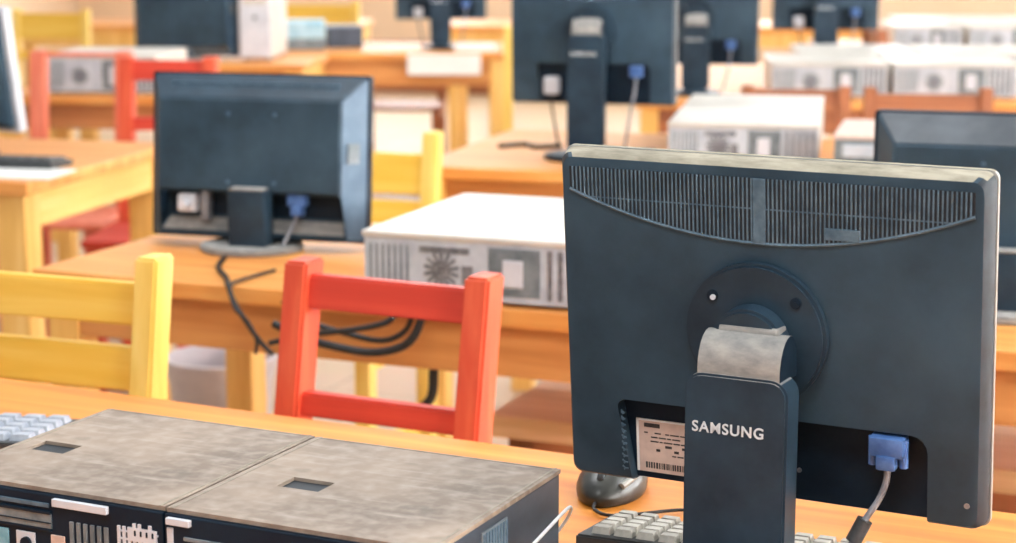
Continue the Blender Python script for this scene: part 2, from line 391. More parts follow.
p = at(890, 20, 7.9)
chair('dark brown wooden chair beside the farthest white computers', (p.x - .0, 8.12, 0), 92.0, 'brown', wd=0.30, upper=(0.80, 0.86), top=0.88, lower=(0.68, 0.72))
p = at(405, 20, 9.5)
chair('brown wooden chair pushed under the far desk with the white sheet', (p.x, 9.55, 0), -3.0, 'brown', wd=0.40, upper=(0.70, 0.735), top=0.74, lower=(0.6, 0.66))
p = at(507, 20, 7.3)
chair('yellow wooden chair between the far desk and the tall-standing monitor', (p.x + .155, 7.3, 0), -8.0, 'yellow', wd=0.34, upper=(0.84, 0.90), top=0.93, lower=(0.68, 0.74))

# ------------------------------------------------------------------ monitors, square kind with a round hinge plate
def square_monitor(label, loc, yaw, W=0.401, h=0.321, zc=0.231, tilt=5.6, detail=True, coltop=0.205, basew=0.25):
    t = thing('computer_monitor', label, 'monitor', loc, yaw, 'computer monitors')
    P, Q = (0, 0, zc), (R(tilt), 0, 0)
    hw, hh = W / 2, h / 2
    # rear shell with a connector bay cut in from below
    def outline(e, y):
        r = 0.010
        L = []
        nx0, nx1, nz, nr = -0.146, 0.150, -0.076, 0.016
        for cx, cz, a0 in ((hw - e - r, hh - e - r, 0), (-hw + e + r, hh - e - r, 90), (-hw + e + r, -hh + e + r, 180)):
            for k in range(5):
                a = R(a0 + 22.5 * k); L.append((cx + r * math.cos(a), y, cz + r * math.sin(a)))
        L.append((nx0 + .012, y, -hh + e))
        for k in range(5):
            a = R(180 - 22.5 * k); L.append((nx0 + nr * .5 + nr * .5 * math.cos(a), y, nz - nr * .5 + nr * .5 * math.sin(a)))
        for k in range(5):
            a = R(90 - 22.5 * k); L.append((nx1 - nr + nr * math.cos(a), y, nz - nr + nr * math.sin(a)))
        L.append((nx1, y, -hh + e))
        for k in range(5):
            a = R(270 + 22.5 * k); L.append((hw - e - r + r * math.cos(a), y, -hh + e + r + r * math.sin(a)))
        return L
    m = MB(); m.loops([outline(.0095, -.022), outline(.0065, -.0215), outline(.0030, -.016), outline(.001, -.006), outline(.001, .0)])
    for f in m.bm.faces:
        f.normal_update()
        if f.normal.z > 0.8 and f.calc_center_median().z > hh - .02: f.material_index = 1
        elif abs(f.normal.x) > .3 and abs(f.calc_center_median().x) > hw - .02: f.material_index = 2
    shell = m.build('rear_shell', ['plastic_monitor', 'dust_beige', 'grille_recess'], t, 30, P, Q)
    MB().box(-.15, .154, -.0062, -.002, -hh + .003, -.07).build('connector_bay', 'plastic_dark', t, None, P, Q)
    m = MB(); m.prism(rounded_rect(-hw, hw, -hh, hh, .008), 0.0, .005)
    for f in m.bm.faces:
        f.normal_update()
        if f.normal.z > 0.8: f.material_index = 1
    m.build('bezel', ['bezel_silver', 'dust_beige'], t, 30, P, Q)
    MB().box(-hw + .016, hw - .016, .0045, .0057, -hh + .02, hh - .016).build('screen', 'screen_glass', t, None, P, Q)
    # vent grille
    zb = lambda x: .0865 + .038 * (x / .187) ** 2
    zt = lambda x: .1455
    N = 40; xs = [-.187 + .374 * k / N for k in range(N + 1)]
    g = MB(); g.prism([(x, zb(x)) for x in xs] + [(x, zt(x)) for x in xs[::-1]], -.0226, -.0216)
    vent = g.build('vent_grille', 'grille_recess', t, None, P, Q)
    b = MB(); n = 94 if detail else 40
    for k in range(n):
        x = -.1855 + .371 * (k + .5) / n
        if abs(x + .0027) < .007: continue
        wv = .00075 if detail else .0019
        b.box(x - wv, x + wv, -.0238, -.0222, zb(x), zt(x))
    b.box(-.0087, .0033, -.0240, -.0222, zb(0), zt(0), .0006)
    for zz in (.118,):

        xl = .187 * math.sqrt(max(0, (zz - .0865) / .038)) if zz < .1245 else .186
        b.box(-min(xl, .186), min(xl, .186), -.0232, -.0222, zz - .0006, zz + .0006)
    b.tube([(x, -.0226, zb(x)) for x in xs], .0017, 6, 0)
    b.box(.057, .088, -.0246, -.0222, .095, .1055, .0005)
    b.build('grille_ribs', 'plastic_grille', vent)
    # round hinge plate
    hc = (-.005, 0, .004)
    m = MB(); m.cyl((hc[0], -.027, hc[2]), .066, .012, 'y', 56, bev=.003)
    hub = m.build('hinge_plate', 'plastic_stand', t, 40, P, Q)
    for sx, mt in ((-1, 'white_plastic'), (1, 'plastic_dark')):
        s = MB(); s.cyl((hc[0] + sx * .039, -.0335, hc[2] + .034), .0052, .002, 'y', 16); s.build('screw_hole', 'plastic_dark', hub)
        s = MB(); s.cyl((hc[0] + sx * .039 + .001, -.0350, hc[2] + .033), .0026, .002, 'y', 12); s.build('screw', mt, hub)
    m = MB(); m.cyl((hc[0], -.043, hc[2] - .004), .034, .024, 'y', 40, bev=.003); m.build('neck', 'plastic_stand', hub, 40)
    # hinge knuckle (built in stand space, upright)
    zk = zc + .0 - .012
    prof = []
    for k in range(9):
        a = R(195 - 15 * k)
        prof.append((-.055 + .025 * math.cos(a), coltop + .004 + .031 * math.sin(a)))
    prof += [(-.036, coltop + .02), (-.036, coltop - .004), (-.079, coltop - .004)]
    m = MB(); m.prism(prof, -.040, .036, 'x'); 
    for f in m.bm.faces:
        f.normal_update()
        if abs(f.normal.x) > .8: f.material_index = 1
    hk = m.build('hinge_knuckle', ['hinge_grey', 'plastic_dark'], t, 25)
    MB().box(-.030, .026, -.058, -.035, coltop + .030, coltop + .040, .003).build('hinge_tab', 'hinge_grey', hk)
    # column and foot
    cw = .0475; cxm = -.003
    pts = rounded_rect(cxm - cw, cxm + cw, .012, coltop, .016)
    flat = [(x, z) for x, z in pts]
    m = MB(); m.prism(flat, -.083, -.050); 
    es = [e for e in m.bm.edges if abs(e.verts[0].co.y - e.verts[1].co.y) < 1e-5]
    bmesh.ops.bevel(m.bm, geom=es, offset=.0022, segments=2, affect='EDGES')
    for f in m.bm.faces:
        f.normal_update()
        if f.normal.z > 0.75: f.material_index = 1
    col = m.build('stand_column', ['plastic_stand', 'hinge_grey'], t, 30)
    words('SAMSUNG', .0136, col, (-.0092, -.0834, coltop - .0485), (R(90), 0, 0), 'lettering', bold=.0002, sx=1.0)
    m = MB(); m.cyl((cxm, -.146, .007), .088, .014, 'z', 48, bev=.004); m.build('stand_base', 'plastic_stand', t, 40)
    # plugs
    v = MB(); v.box(.099, .130, -.030, -.010, -.097, -.079, .002); v.box(.1055, .1235, -.032, -.012, -.109, -.095, .003)
    v.cyl((.1005, -.021, -.094), .0042, .026, 'z', 12); v.cyl((.1285, -.021, -.094), .0042, .026, 'z', 12)
    plug = v.build('video_plug', 'vga_blue', t, 40, P, Q)
    if detail:
        c = MB(); c.tube([(.1145, -.022, -.107), (.1135, -.024, -.122), (.108, -.026, -.138), (.100, -.030, -.152), (.094, -.034, -.162)], .0030, 10)
        c.build('video_cable', 'cable_grey', plug, 60)
        c = MB(); c.tube([(.097, -.032, -.157), (.088, -.038, -.177)], .0072, 12, 0); c.build('ferrite_core', 'ferrite', plug, 40)
        c = MB(); c.tube([(.088, -.038, -.177), (.078, -.045, -.195), (.060, -.052, -.212), (.02, -.055, -.222), (-.04, -.056, -.2235)], .0030, 10); c.build('video_cable', 'cable_grey', plug, 60)
        # rating label
        lab = MB().box(-.134, -.062, -.0072, -.0060, -.1515, -.0985).build('rating_label', 'label_paper', t, None, P, Q)
        MB().box(-.134, -.1315, -.0075, -.0060, -.1515, -.0985).box(-.134, -.062, -.0075, -.006, -.1002, -.0985).build('label_border', 'paper', lab)
        rr = random.Random(3); k = MB()
        k.box(-.126, -.110, -.0075, -.0071, -.1065, -.1025)
        for row in range(6):
            z = -.112 - row * .0042; x = -.126 + (0.012 if row > 2 else 0)
            while x < -.066:
                wd = rr.uniform(.002, .009)
                if rr.random() < .6: k.box(x, x + wd, -.0075, -.0071, z - .0006 * (1 + (row in (3, 4))), z + .0006 * (1 + (row in (3, 4))))
                x += wd + .0012
        x = -.125
        while x < -.064:
            wd = rr.uniform(.0006, .002); k.box(x, x + wd, -.0075, -.0071, -.1475, -.1415); x += wd + rr.uniform(.0006, .0016)
        k.build('label_print', 'ink', lab)
        e = MB()
        for q in range(10):
            z = -.089 - q * .0062
            e.box(-.1425 + .0002 * q, -.1385 + .0002 * q, -.0229, -.0216, z - .0007, z + .0007); e.box(-.1412, -.1400, -.0229, -.0216, z - .0016, z + .0014)
            e.box(-.1425, -.1412, -.0229, -.0216, z + .0010, z + .0026)
        e.build('embossed_marks', 'plastic_grille', shell)
        e = MB(); e.cyl((.185, -.0222, -.1345), .0026, .001, 'y', 12); e.build('screw', 'metal_port', shell)
        e = MB(); e.cyl((.0275, -.0068, -.129), .0022, .002, 'y', 12); e.build('screw', 'metal_port', shell)
    else:
        u = MB(); u.box(-.125, -.085, -.035, -.008, -.155, -.11, .006); u.build('power_plug', 'white_plastic', t, None, P, Q)
        c = MB(); c.tube([(.1145, -.022, -.108), (.112, -.03, -.15), (.105, -.04, -.19), (.09, -.05, .010 - zc)], .0035, 8); c.build('video_cable', 'cable_grey', plug, 60)
        c = MB(); c.tube([(-.105, -.022, -.13), (-.105, -.03, -.16), (-.10, -.04, -.19), (-.08, -.05, .010 - zc)], .0035, 8); c.build('power_cable', 'cable_black', t, 60, P, Q)
    return t
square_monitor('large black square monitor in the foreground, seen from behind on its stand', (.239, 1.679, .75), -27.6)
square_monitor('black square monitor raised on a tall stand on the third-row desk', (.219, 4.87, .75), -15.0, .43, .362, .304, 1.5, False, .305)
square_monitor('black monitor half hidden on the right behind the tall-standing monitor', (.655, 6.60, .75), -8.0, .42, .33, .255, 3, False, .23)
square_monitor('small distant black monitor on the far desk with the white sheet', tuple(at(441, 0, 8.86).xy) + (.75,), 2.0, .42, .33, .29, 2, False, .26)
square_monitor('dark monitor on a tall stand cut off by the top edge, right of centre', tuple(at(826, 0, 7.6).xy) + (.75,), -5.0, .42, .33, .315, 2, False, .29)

# ------------------------------------------------------------------ monitors, wide kind with a bevelled hump
def wide_monitor(label, loc, yaw, W=0.425, h=0.303, zc=0.165, tilt=-5.0, plugs=True, side='plastic_bevel_lit', low=-.062, topmat='plastic_stand', ctop=None, vents=True):
    t = thing('computer_monitor', label, 'monitor', loc, yaw, 'computer monitors')
    P, Q = (0, 0, zc), (R(tilt), 0, 0); hw, hh = W / 2, h / 2
    m = MB(); m.prism(rounded_rect(-hw, hw, -hh, hh, .006), 0, .018); m.build('bezel', 'plastic_dark', t, 30, P, Q)
    MB().box(-hw + .014, hw - .014, .0175, .0187, -hh + .02, hh - .014).build('screen', 'screen_glass', t, None, P, Q)
    ow, ot, ob = hw - .004, hh - .003, -hh + .004
    iw, it, ib, D = hw - .036, hh - .046, low, -.052
    b = bmesh.new()
    O = [b.verts.new(p) for p in ((-ow, 0, ot), (ow, 0, ot), (ow, 0, ob), (-ow, 0, ob))]
    I = [b.verts.new(p) for p in ((-iw, D, it), (iw, D, it), (iw, D, ib), (-iw, D, ib))]
    K = [b.verts.new(p) for p in ((iw - .004, -.012, ib - .004), (-iw + .004, -.012, ib - .004))]
    J = [b.verts.new(p) for p in ((iw - .004, -.010, ob + .036), (-iw + .004, -.010, ob + .036))]
    E = [b.verts.new(p) for p in ((iw + .006, -.034, ob), (-iw - .006, -.034, ob))]
    F = [b.verts.new(p) for p in ((iw + .006, -.034, ob + .009), (-iw - .006, -.034, ob + .009))]
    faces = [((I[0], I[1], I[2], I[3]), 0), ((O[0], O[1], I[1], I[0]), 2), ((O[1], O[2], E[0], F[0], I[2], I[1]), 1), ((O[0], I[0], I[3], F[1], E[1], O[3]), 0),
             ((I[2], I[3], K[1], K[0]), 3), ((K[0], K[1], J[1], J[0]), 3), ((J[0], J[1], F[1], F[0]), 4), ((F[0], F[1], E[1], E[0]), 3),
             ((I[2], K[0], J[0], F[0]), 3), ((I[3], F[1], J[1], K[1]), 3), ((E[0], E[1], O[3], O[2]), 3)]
    for vs, mi in faces: b.faces.new(vs).material_index = mi
    bmesh.ops.recalc_face_normals(b, faces=b.faces[:])
    bmesh.ops.bevel(b, geom=b.edges[:], offset=.003, segments=2, affect='EDGES')
    m = MB(); m.bm.free(); m.bm = b
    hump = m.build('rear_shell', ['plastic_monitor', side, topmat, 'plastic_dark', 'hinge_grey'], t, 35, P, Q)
    g = MB()
    for k in range(34):
        x = -.16 + .32 * k / 33; g.box(x - .0016, x + .0016, -.0295, -.018, hh - .029, hh - .016)
    if vents: g.build('vent_slots', 'plastic_grille', hump)
    s = MB()
    for x in (-.04, .05):
        for z in (.078, -.045): s.cyl((x, D - .0005, z), .004, .002, 'y', 14)
    s.build('screw', 'plastic_bevel_lit', hump)
    MB().box(-.013, .013, -.0015, .001, -.018, .018, .0005, M=Matrix.Translation((iw + .016, D * .52, .012)) @ Matrix.Rotation(math.atan2(-D, ow - iw), 4, 'Z')).build('side_badge', 'vent_grey', hump)
    ct = zc - .052 if ctop is None else ctop
    m = MB(); m.box(-.030, .042, -.085, -.040, .008, ct, .004); col = m.build('stand_column', 'plastic_stand', t, 30)
    MB().box(-.027, .039, -.0835, -.042, ct + .0005, ct + .004, .001).build('column_cap', 'hinge_grey', col)
    m = MB(); m.cyl((0, 0, .006), .095, .012, 'z', 48, bev=.004)
    for v in m.bm.verts: v.co.y = v.co.y * .95 - .045
    m.build('stand_base', 'hinge_grey', t, 40)
    if plugs:
        u = MB(); u.box(-.145, -.108, -.042, -.012, -.104, -.070, .006); u.cyl((-.126, -.05, -.09), .008, .02, 'y', 12); u.build('power_plug', 'white_plastic', t, 40, P, Q)
        u = MB(); u.box(-.100, -.085, -.036, -.012, -.118, -.064, .003); u.build('audio_plug', 'cable_grey', t, 40, P, Q)
        v = MB(); v.box(.070, .104, -.040, -.014, -.086, -.064, .003); v.box(.078, .098, -.044, -.016, -.104, -.082, .004); pl = v.build('video_plug', 'vga_blue', t, 40, P, Q)
        c = MB(); c.tube([(.088, -.03, -.102), (.082, -.036, -.118), (.075, -.045, -.14), (.07, -.055, -.157)], .0034, 8); c.build('video_cable', 'cable_grey', pl, 60)
    return t
wide_monitor('black widescreen monitor with slanted edges on the second desk, white plug below', (-.455, 3.46, .75), -15.5)
wide_monitor('dark monitor behind the foreground monitor, cut off by the right edge', (.772, 2.89, .75), -17.0, .42, .30, .152, 0.0, False, topmat='bevel_grey', vents=False)
p = at(186, 0, 8.0)
wide_monitor('dark blue-grey monitor at the back left beside the white tower', (p.x - .02, 8.12, .75), -12.0, .47, .38, .203, 0.0, False, low=-.15, ctop=.04)
# monitor at the left edge, silver framed
p = at(9, 70, 4.66)
t = thing('computer_monitor', 'dark monitor with a silver edge cut off by the left edge of the picture', 'monitor', (p.x - .2 * .82, 4.66 + .2 * .57, .75), -35.0, 'computer monitors')
P, Q = (0, 0, .225), (R(7), 0, 0)
m = MB(); m.prism(rounded_rect(-.21, .21, -.155, .155, .008), 0, .022); m.build('bezel', 'white_plastic', t, 30, P, Q)
m = MB(); m.loops([[(x * s, y, z * s2) for x, z in rounded_rect(-.195, .195, -.145, .145, .01)] for s, s2, y in ((1, 1, 0), (.995, .99, -.012), (.8, .75, -.04))]); m.build('rear_shell', 'plastic_monitor', t, 30, P, Q)
MB().box(-.19, .19, .0215, .023, -.135, .14).build('screen', 'screen_glass', t, None, P, Q)
MB().box(-.04, .04, -.08, -.045, .008, .22, .006).build('stand_column', 'plastic_stand', t)
m = MB(); m.cyl((0, .03, .006), .075, .012, 'z', 40, bev=.004); m.build('stand_base', 'plastic_stand', t, 40)

# ------------------------------------------------------------------ black desktop computers in front
def black_case(label, loc, yaw, variant):
    t = thing('desktop_computer', label, 'computer', loc, yaw, 'black desktop computers')
    w, d, h = (.248 if variant == 0 else .261), .250, .098
    MB().box(.001, w - .001, .004, d, .004, h - .004, .002).build('case', 'case_side', t)
    # lid with a latch recess
    sx0, sx1, sy0, sy1 = (.020, .064, .094, .124) if variant == 0 else (.052, .095, .094, .124)
    m = MB(); z0, z1 = h - .004, h
    for a in ((0, sx0, .0, d), (sx1, w, .0, d), (sx0, sx1, .0, sy0), (sx0, sx1, sy1, d)): m.box(*a, z0, z1)
    bmesh.ops.remove_doubles(m.bm, verts=m.bm.verts[:], dist=1e-5)
    lid = m.build('lid', 'lid_dusty', t)
    MB().box(sx0 - .002, sx1 + .002, sy0 - .002, sy1 + .002, z0 - .0015, z0 + .0006).build('latch_recess', 'grille_recess', lid)
    l = MB()
    for a in ((.004, .0065, .0, d), (w - .0065, w - .004, .0, d), (.004, w - .004, d - .004, d - .002)): l.box(*a, h - .0003, h + .0005)
    l.build('lid_seam', 'lid_scuff', lid)
    # fascia
    f = MB().box(0, w, -.004, .004, .0, h - .0045, .0015).build('front_bezel', 'case_black', t)
    y = -.0055; off = .009 if variant == 0 else 0.0
    def add(name, mat, *bx):
        k = MB()
        for b in bx: k.box(b[0] - off, b[1] - off, y - (b[4] if len(b) > 4 else 0), -.0025, b[2] + h, b[3] + h, .0006)
        return k.build(name, mat, f)
    if variant == 0:
        add('drive_door', 'panel_grey', (.01, .137, -.036, -.022))
        add('drive_seam', 'plastic_dark', (.01, .137, -.0225, -.0195, .001), (.01, .137, -.031, -.0300, .001), (.01, .137, -.0385, -.036, .001))
        add('drive_strip', 'plastic_grille', (.012, .135, -.0165, -.0125))
        add('printed_sticker', 'teal_print', (.012, .088, -.075, -.042))
        b = add('power_button', 'white_plastic', (.097, .118, -.062, -.042)); MB().cyl((.109 - off, -.007, h - .052), .0055, .003, 'y', 16).build('button_dot', 'plastic_dark', b)
        add('light_block', 'label_paper', (.136, .151, -.070, -.041))
        add('latch_bar', 'white_plastic', (.141, .200, -.0135, -.0065, .003))
        add('vent_slats', 'vent_grey', *[(.157 + .0075 * k, .1615 + .0075 * k, -.09, -.026) for k in range(6)])
        k = MB()
        for i in range(8):
            x = .209 - off + .0055 * i; k.box(x, x + .0032, y, -.0025, h - .075, h - .022 + (.004 if i in (3, 4, 6) else 0), .0004)
        for i in range(7): k.box(.209 - off, .252 - off, y, -.0025, h - .027 - .007 * i, h - .0255 - .007 * i)
        k.box(.223 - off, .250 - off, y - .0004, -.0025, h - .034, h - .022)
        k.build('pale_grille', 'white_plastic', f)
        add('grille_marks', 'plastic_dark', *[(.2275 + .0062 * k, .2295 + .0062 * k, -.029, -.024, .001) for k in range(4)])
    else:
        add('latch_bar', 'white_plastic', (.004, .028, -.0125, -.0065, .003))
        add('side_strip', 'white_plastic', (.003, .009, -.080, -.016))
        add('vent_slats', 'vent_grey', *[(.02, .12, -.026 - .008 * k, -.0225 - .008 * k) for k in range(6)])
        add('drive_door', 'panel_grey', (.13, .25, -.05, -.02))
        MB().box(w - .0012, w + .0004, .085, .135, h - .060, h - .012).build('side_vent', 'vent_grey', t)
        k = MB()
        for i in range(9): k.box(w - .001, w + .0012, .087 + .0055 * i, .090 + .0055 * i, h - .058, h - .014)
        k.build('side_slats', 'plastic_grille', t)
    for x in (.02, w - .03):
        for yy in (.02, d - .03): MB().box(x, x + .012, yy, yy + .012, 0, .005).build('foot', 'plastic_dark', t)
    return t
YP = -25.3
pr = along((-.299, 1.563, .75), YP, 0, .011)
black_case('black desktop computer with a dusty brown lid, right one of the pair in front', pr, YP, 1)
black_case('black desktop computer with a dusty brown lid, left one cut off by the corner', along(pr, YP, -.2505, .001), YP, 0)
tag(MB().tube([along((-.060, 1.433, .775), YP, .012, .02), along((-.060, 1.433, .79), YP, .012, .06), along((-.060, 1.433, .806), YP, .012, .13), along((-.060, 1.433, .818), YP, .012, .20), along((-.060, 1.433, .822), YP, .010, .25), along((-.06, 1.433, .80), YP, -.005, .278), along((-.06, 1.433, .77), YP, -.03, .28), along((-.06, 1.433, .7525), YP, -.07, .285)], .0016, 8).build('white_cable', 'cable_white', None, 60), 'thin white cable looping past the side of the right black computer', 'cable')

# ------------------------------------------------------------------ white desktop computers
def white_case(label, loc, yaw, w=.40, d=.436, h=.108, simple=False):
    t = thing('desktop_computer', label, 'computer', loc, yaw, 'white desktop computers')
    MB().box(0, w, .004, d, .006, h - .006, .003).build('case', 'case_white', t)
    MB().box(-.001, w + .001, -.004, d, h - .010, h, .003).build('lid', 'case_white', t)
    r = MB().box(.002, w - .002, 0, .006, .006, h - .008, .001).build('rear_panel', 'case_rear', t)
    q = min(1.0, w / .40); Sx = Matrix.Diagonal((q, 1, 1, 1))
    k = MB()
    for i in range(7): k.box(.012 + .0105 * i, .0155 + .0105 * i, -.0012, .002, .02, h - .02, M=Sx)
    k.build('vent_slots', 'vent_grey', r)
    # fan with bent cables, socket square, slots
    k = MB()
    for i in range(14):
        a = i / 14 * 2 * math.pi; k.box(-.003, .003, -.0015, .002, .010, .030, M=Matrix.Translation((.135 * q, 0, h * .5 - .004)) @ Matrix.Rotation(a, 4, 'Y'))
    k.cyl((.135 * q, 0, h * .5 - .004), .009, .004, 'y', 20); k.build('fan_grille', 'metal_port', r)
    if not simple:
        k = MB(); k.box(.098, .182, -.002, .002, h - .030, h - .020, M=Sx); k.build('port_row', 'metal_port', r)
        MB().box(.17, .188, -.002, .002, .03, .06, M=Sx).build('monitor_port', 'metal_port', r); MB().box(.10, .13, -.002, .002, .014, .022, M=Sx).build('printer_port', 'metal_port', r)
    k = MB(); k.box(.214, .300, -.0015, .002, .016, h - .016, .001, M=Sx); sq = k.build('power_supply', 'vent_grey', r)
    k = MB(); k.box(.238, .272, -.0035, .001, .030, h - .034, .003, M=Sx); k.build('socket', 'white_plastic', sq)
    k = MB()
    for i in range(5): k.box(.312 + .017 * i, .320 + .017 * i, -.0015, .002, .014, h - .016, M=Sx)
    k.build('slot_covers', 'metal_port', r)
    for x in (.03, w - .05):
        for y in (.03, d - .05): MB().box(x, x + .02, y, y + .02, 0, .0065).build('foot', 'plastic_dark', t)
    return t
white_case('white desktop computer on the second desk behind the red chair, rear ports facing', (-.231, 2.985, .75), -20.5)
white_case('white desktop computer half hidden behind the top of the foreground monitor', (.385, 4.56, .75), -10.0, .36, .47, .11)
wc = white_case('white desktop computer behind the half-hidden one, right of the middle', (.472, 5.045, .75), -10.0, .36, .26, .11, True)
X5 = at(770, 60, 6.34)
def wrow(px, Y, yaw, label, w=.40, d=.44, z=.75):
    q = at(px, 60, Y); return white_case(label, (q.x, Y, z), yaw, w, d, .115, True)
wrow(772, 6.36, -4, 'left one of the white computers in the fourth row on the right', .385)
wrow(894, 6.33, -4, 'white computer in the fourth row cut off by the right edge', .42)
wrow(800, 6.86, -4, 'white computer standing behind the left one of the fourth row', .42, .46)
wrow(925, 6.83, -4, 'white computer standing behind the right one of the fourth row', .44, .46)
wrow(893, 8.50, -3, 'farthest white computer on the right, left of two', .30)
wrow(968, 8.48, -3, 'farthest white computer on the right, cut off by the edge', .36)
wrow(900, 8.98, -3, 'white computer behind the farthest pair at the upper right', .62, .44)
q = at(42, 60, 6.52)
white_case('white computer at the far left seen through the red chair frame', (q.x, 6.50, .75), -5, .40, .42, .13, True)
# grey-fronted one between the white case and the right monitor
t = thing('desktop_computer', 'grey-green desktop computer behind the top right of the foreground monitor', 'computer', (.755, 4.38, .75), -14.0)
MB().box(0, .30, .0, .36, .006, .096, .003).build('case', 'vent_grey', t)
MB().box(-.002, .302, -.004, .36, .09, .10, .002).build('lid', 'label_paper', t)
f = MB().box(.002, .298, -.006, .004, .006, .088, .002).build('front_bezel', 'panel_grey', t)
MB().box(.02, .10, -.009, 0, .05, .08, .002).box(.12, .28, -.009, 0, .055, .08, .002).build('drive_door', 'case_rear', f)
MB().box(.02, .28, -.008, 0, .01, .04, .001).build('vent_slats', 'plastic_dark', f)
for x in (.02, .26):
    for y in (.02, .32): MB().box(x, x + .02, y, y + .02, 0, .0065).build('foot', 'plastic_dark', t)
# tower
q = at(256, 20, 8.02)
t = thing('tower_computer', 'tall white tower computer beside the dark monitor at the back', 'computer', (q.x - .07, 8.0, .75), -3.0)
MB().box(0, .14, 0, .38, .008, .36, .006).build('case', 'case_white', t)
f = MB().box(.004, .136, -.012, .004, .012, .356, .006).build('front_bezel', 'white_plastic', t)
MB().box(.02, .12, -.015, -.008, .28, .315, .002).box(.02, .12, -.015, -.008, .235, .27, .002).build('drive_door', 'case_white', f)
MB().cyl((.07, -.013, .18), .01, .006, 'y', 16).build('power_button', 'vent_grey', f)
for x in (.01, .11):
    for y in (.02, .34): MB().box(x, x + .02, y, y + .02, 0, .009).build('foot', 'plastic_dark', t)

# ------------------------------------------------------------------ keyboards
def keyboard(label, loc, yaw, keymat, w=.44, d=.15, rows=6, cols=15):
    """origin: far left corner on the desk top; y runs back towards the camera (negative)"""
    t = thing('keyboard', label, 'keyboard', loc, yaw, 'keyboards')
    MB().prism([(0, 0), (0, .013), (-d, .024), (-d, 0)], 0, w, 'x', bev=.002).build('keyboard_body', 'keyboard_base', t)
    px, py = (w - .02) / cols, (d - .02) / rows
    b = MB(); kx, ky = px * .43, py * .42
    b.loops([[(-kx, -ky, 0), (kx, -ky, 0), (kx, ky, 0), (-kx, ky, 0)], [(-kx * .78, -ky * .75, .008), (kx * .78, -ky * .75, .008), (kx * .78, ky * .75, .008), (-kx * .78, ky * .75, .008)]])
    first = None
    for r in range(rows):
        for c in range(cols):
            x = .01 + px * (c + .5); y = -.01 - py * (r + .5); z = .012 + .011 * (-y / d)
            if first is None: first = b.build('key', keymat, t); o = first
            else: o = first.copy(); C.objects.link(o); o.parent = t
            o.location = (x, y, z); o.rotation_euler = (-.073, 0, 0)
    return t
keyboard('pale grey keyboard lying behind the foreground monitor stand', (.106, 1.822, .75), -23.0, 'key_grey', d=.108, rows=5, cols=19)
keyboard('white-keyed keyboard at the left edge behind the left black computer', along((-.500, 2.180, .75), -8.5, -.44, 0), -8.5, 'key_white', rows=5, cols=14)
keyboard('dark keyboard lying on the left desk beside the silver-edged monitor', along((-1.045, 4.62, .75), -11, -.46, 0), -11.0, 'ferrite', d=.13, rows=4, cols=12)
# sheet of paper on the left desk
tag(MB().box(-.297, 0, 0, .16, .0, .004).build('paper_stack', 'paper', None, None, (-1.06, 4.34, .75), (0, 0, R(-11))), 'white paper lying on the left desk in front of the dark keyboard', 'paper')

# ------------------------------------------------------------------ mouse
t = thing('computer_mouse', 'dark computer mouse with a grey strip under the foreground monitor', 'mouse', (.110, 1.930, .75), -20.0)
def mouse_bm(mb, s=1.0):
    b = bmesh.new(); bmesh.ops.create_uvsphere(b, u_segments=32, v_segments=16, radius=1)
    for v in b.verts:
        x, y, z = v.co
        wv = .033 * (1 - .10 * (y * y)); z2 = max(z, -.35)
        v.co = (x * wv * s, y * .057 * s, (z2 + .35) * .026 * s * (1.02 + .18 * y) + .0006)
    mb._add(b, None, 0)
m = MB(); mouse_bm(m, 1.08); body = m.build('mouse_body', 'mouse_dark', t, 60)
m = MB(); m.cyl((0, -.036, .026), .009, .007, 'x', 20, bev=.001); m.build('scroll_wheel', 'ferrite', t, 40)
m = MB(); m.tube([(0.0, -.054, .019), (0.0, -.045, .0245), (0, -.015, .0335)], .0009, 6); m.build('button_gap', 'plastic_dark', t)
m = MB(); m.tube([(.022, -.040, .0205), (.0265, -.02, .0235), (.0285, .005, .0245), (.027, .03, .0245)], .0038, 8); m.build('side_strip', 'mouse_strip', t, 60)
m = MB(); m.tube([(0, -.054, .008), (.004, -.075, .0045), (.03, -.085, .004), (.085, -.045, .004), (.11, -.052, .006), (.120, -.075, .024), (.115, -.105, .038), (.118, -.14, .036), (.16, -.19, .030)], .0019, 8)
m.build('mouse_cable', 'cable_black', t, 60)

# ------------------------------------------------------------------ loose things on the second and third desks
def cable(label, pts, r=.0035, mat='cable_black', name='cable'):
    return tag(MB().tube(pts, r, 8).build(name, mat, None, 60), label, 'cable', 'hanging computer cables')
def on2(dx, dy, z): return along(D2 + (z,), Y2, dx, dy)
cable('black cable running from the widescreen monitor foot over the desk edge', [on2(.262, .205, .7545), on2(.30, .12, .7545), on2(.37, .03, .7555), on2(.395, -.008, .752), on2(.41, -.014, .725), on2(.435, -.014, .69), on2(.46, -.014, .66), on2(.48, -.014, .645)], .0045)
cable('thin black cable hanging beside the monitor foot cable on the desk front', [on2(.405, .13, .7545), on2(.40, .03, .7555), on2(.402, -.012, .752), on2(.415, -.024, .72), on2(.44, -.026, .70), on2(.455, -.024, .67), on2(.452, -.022, .645)], .003)
cable('black cable sagging in a loop behind the red chair top rail', [on2(.50, -.014, .735), on2(.55, -.014, .705), on2(.62, -.014, .690), on2(.68, -.014, .685), on2(.72, -.014, .705), on2(.735, -.018, .74), on2(.735, -.014, .762), on2(.735, .004, .768)], .005)
cable('thick black cable bundle lowest behind the red chair top rail', [on2(.49, -.028, .70), on2(.54, -.028, .682), on2(.60, -.030, .672), on2(.67, -.030, .668), on2(.725, -.028, .685), on2(.75, -.026, .72), on2(.75, -.020, .758), on2(.75, .004, .766)], .007)
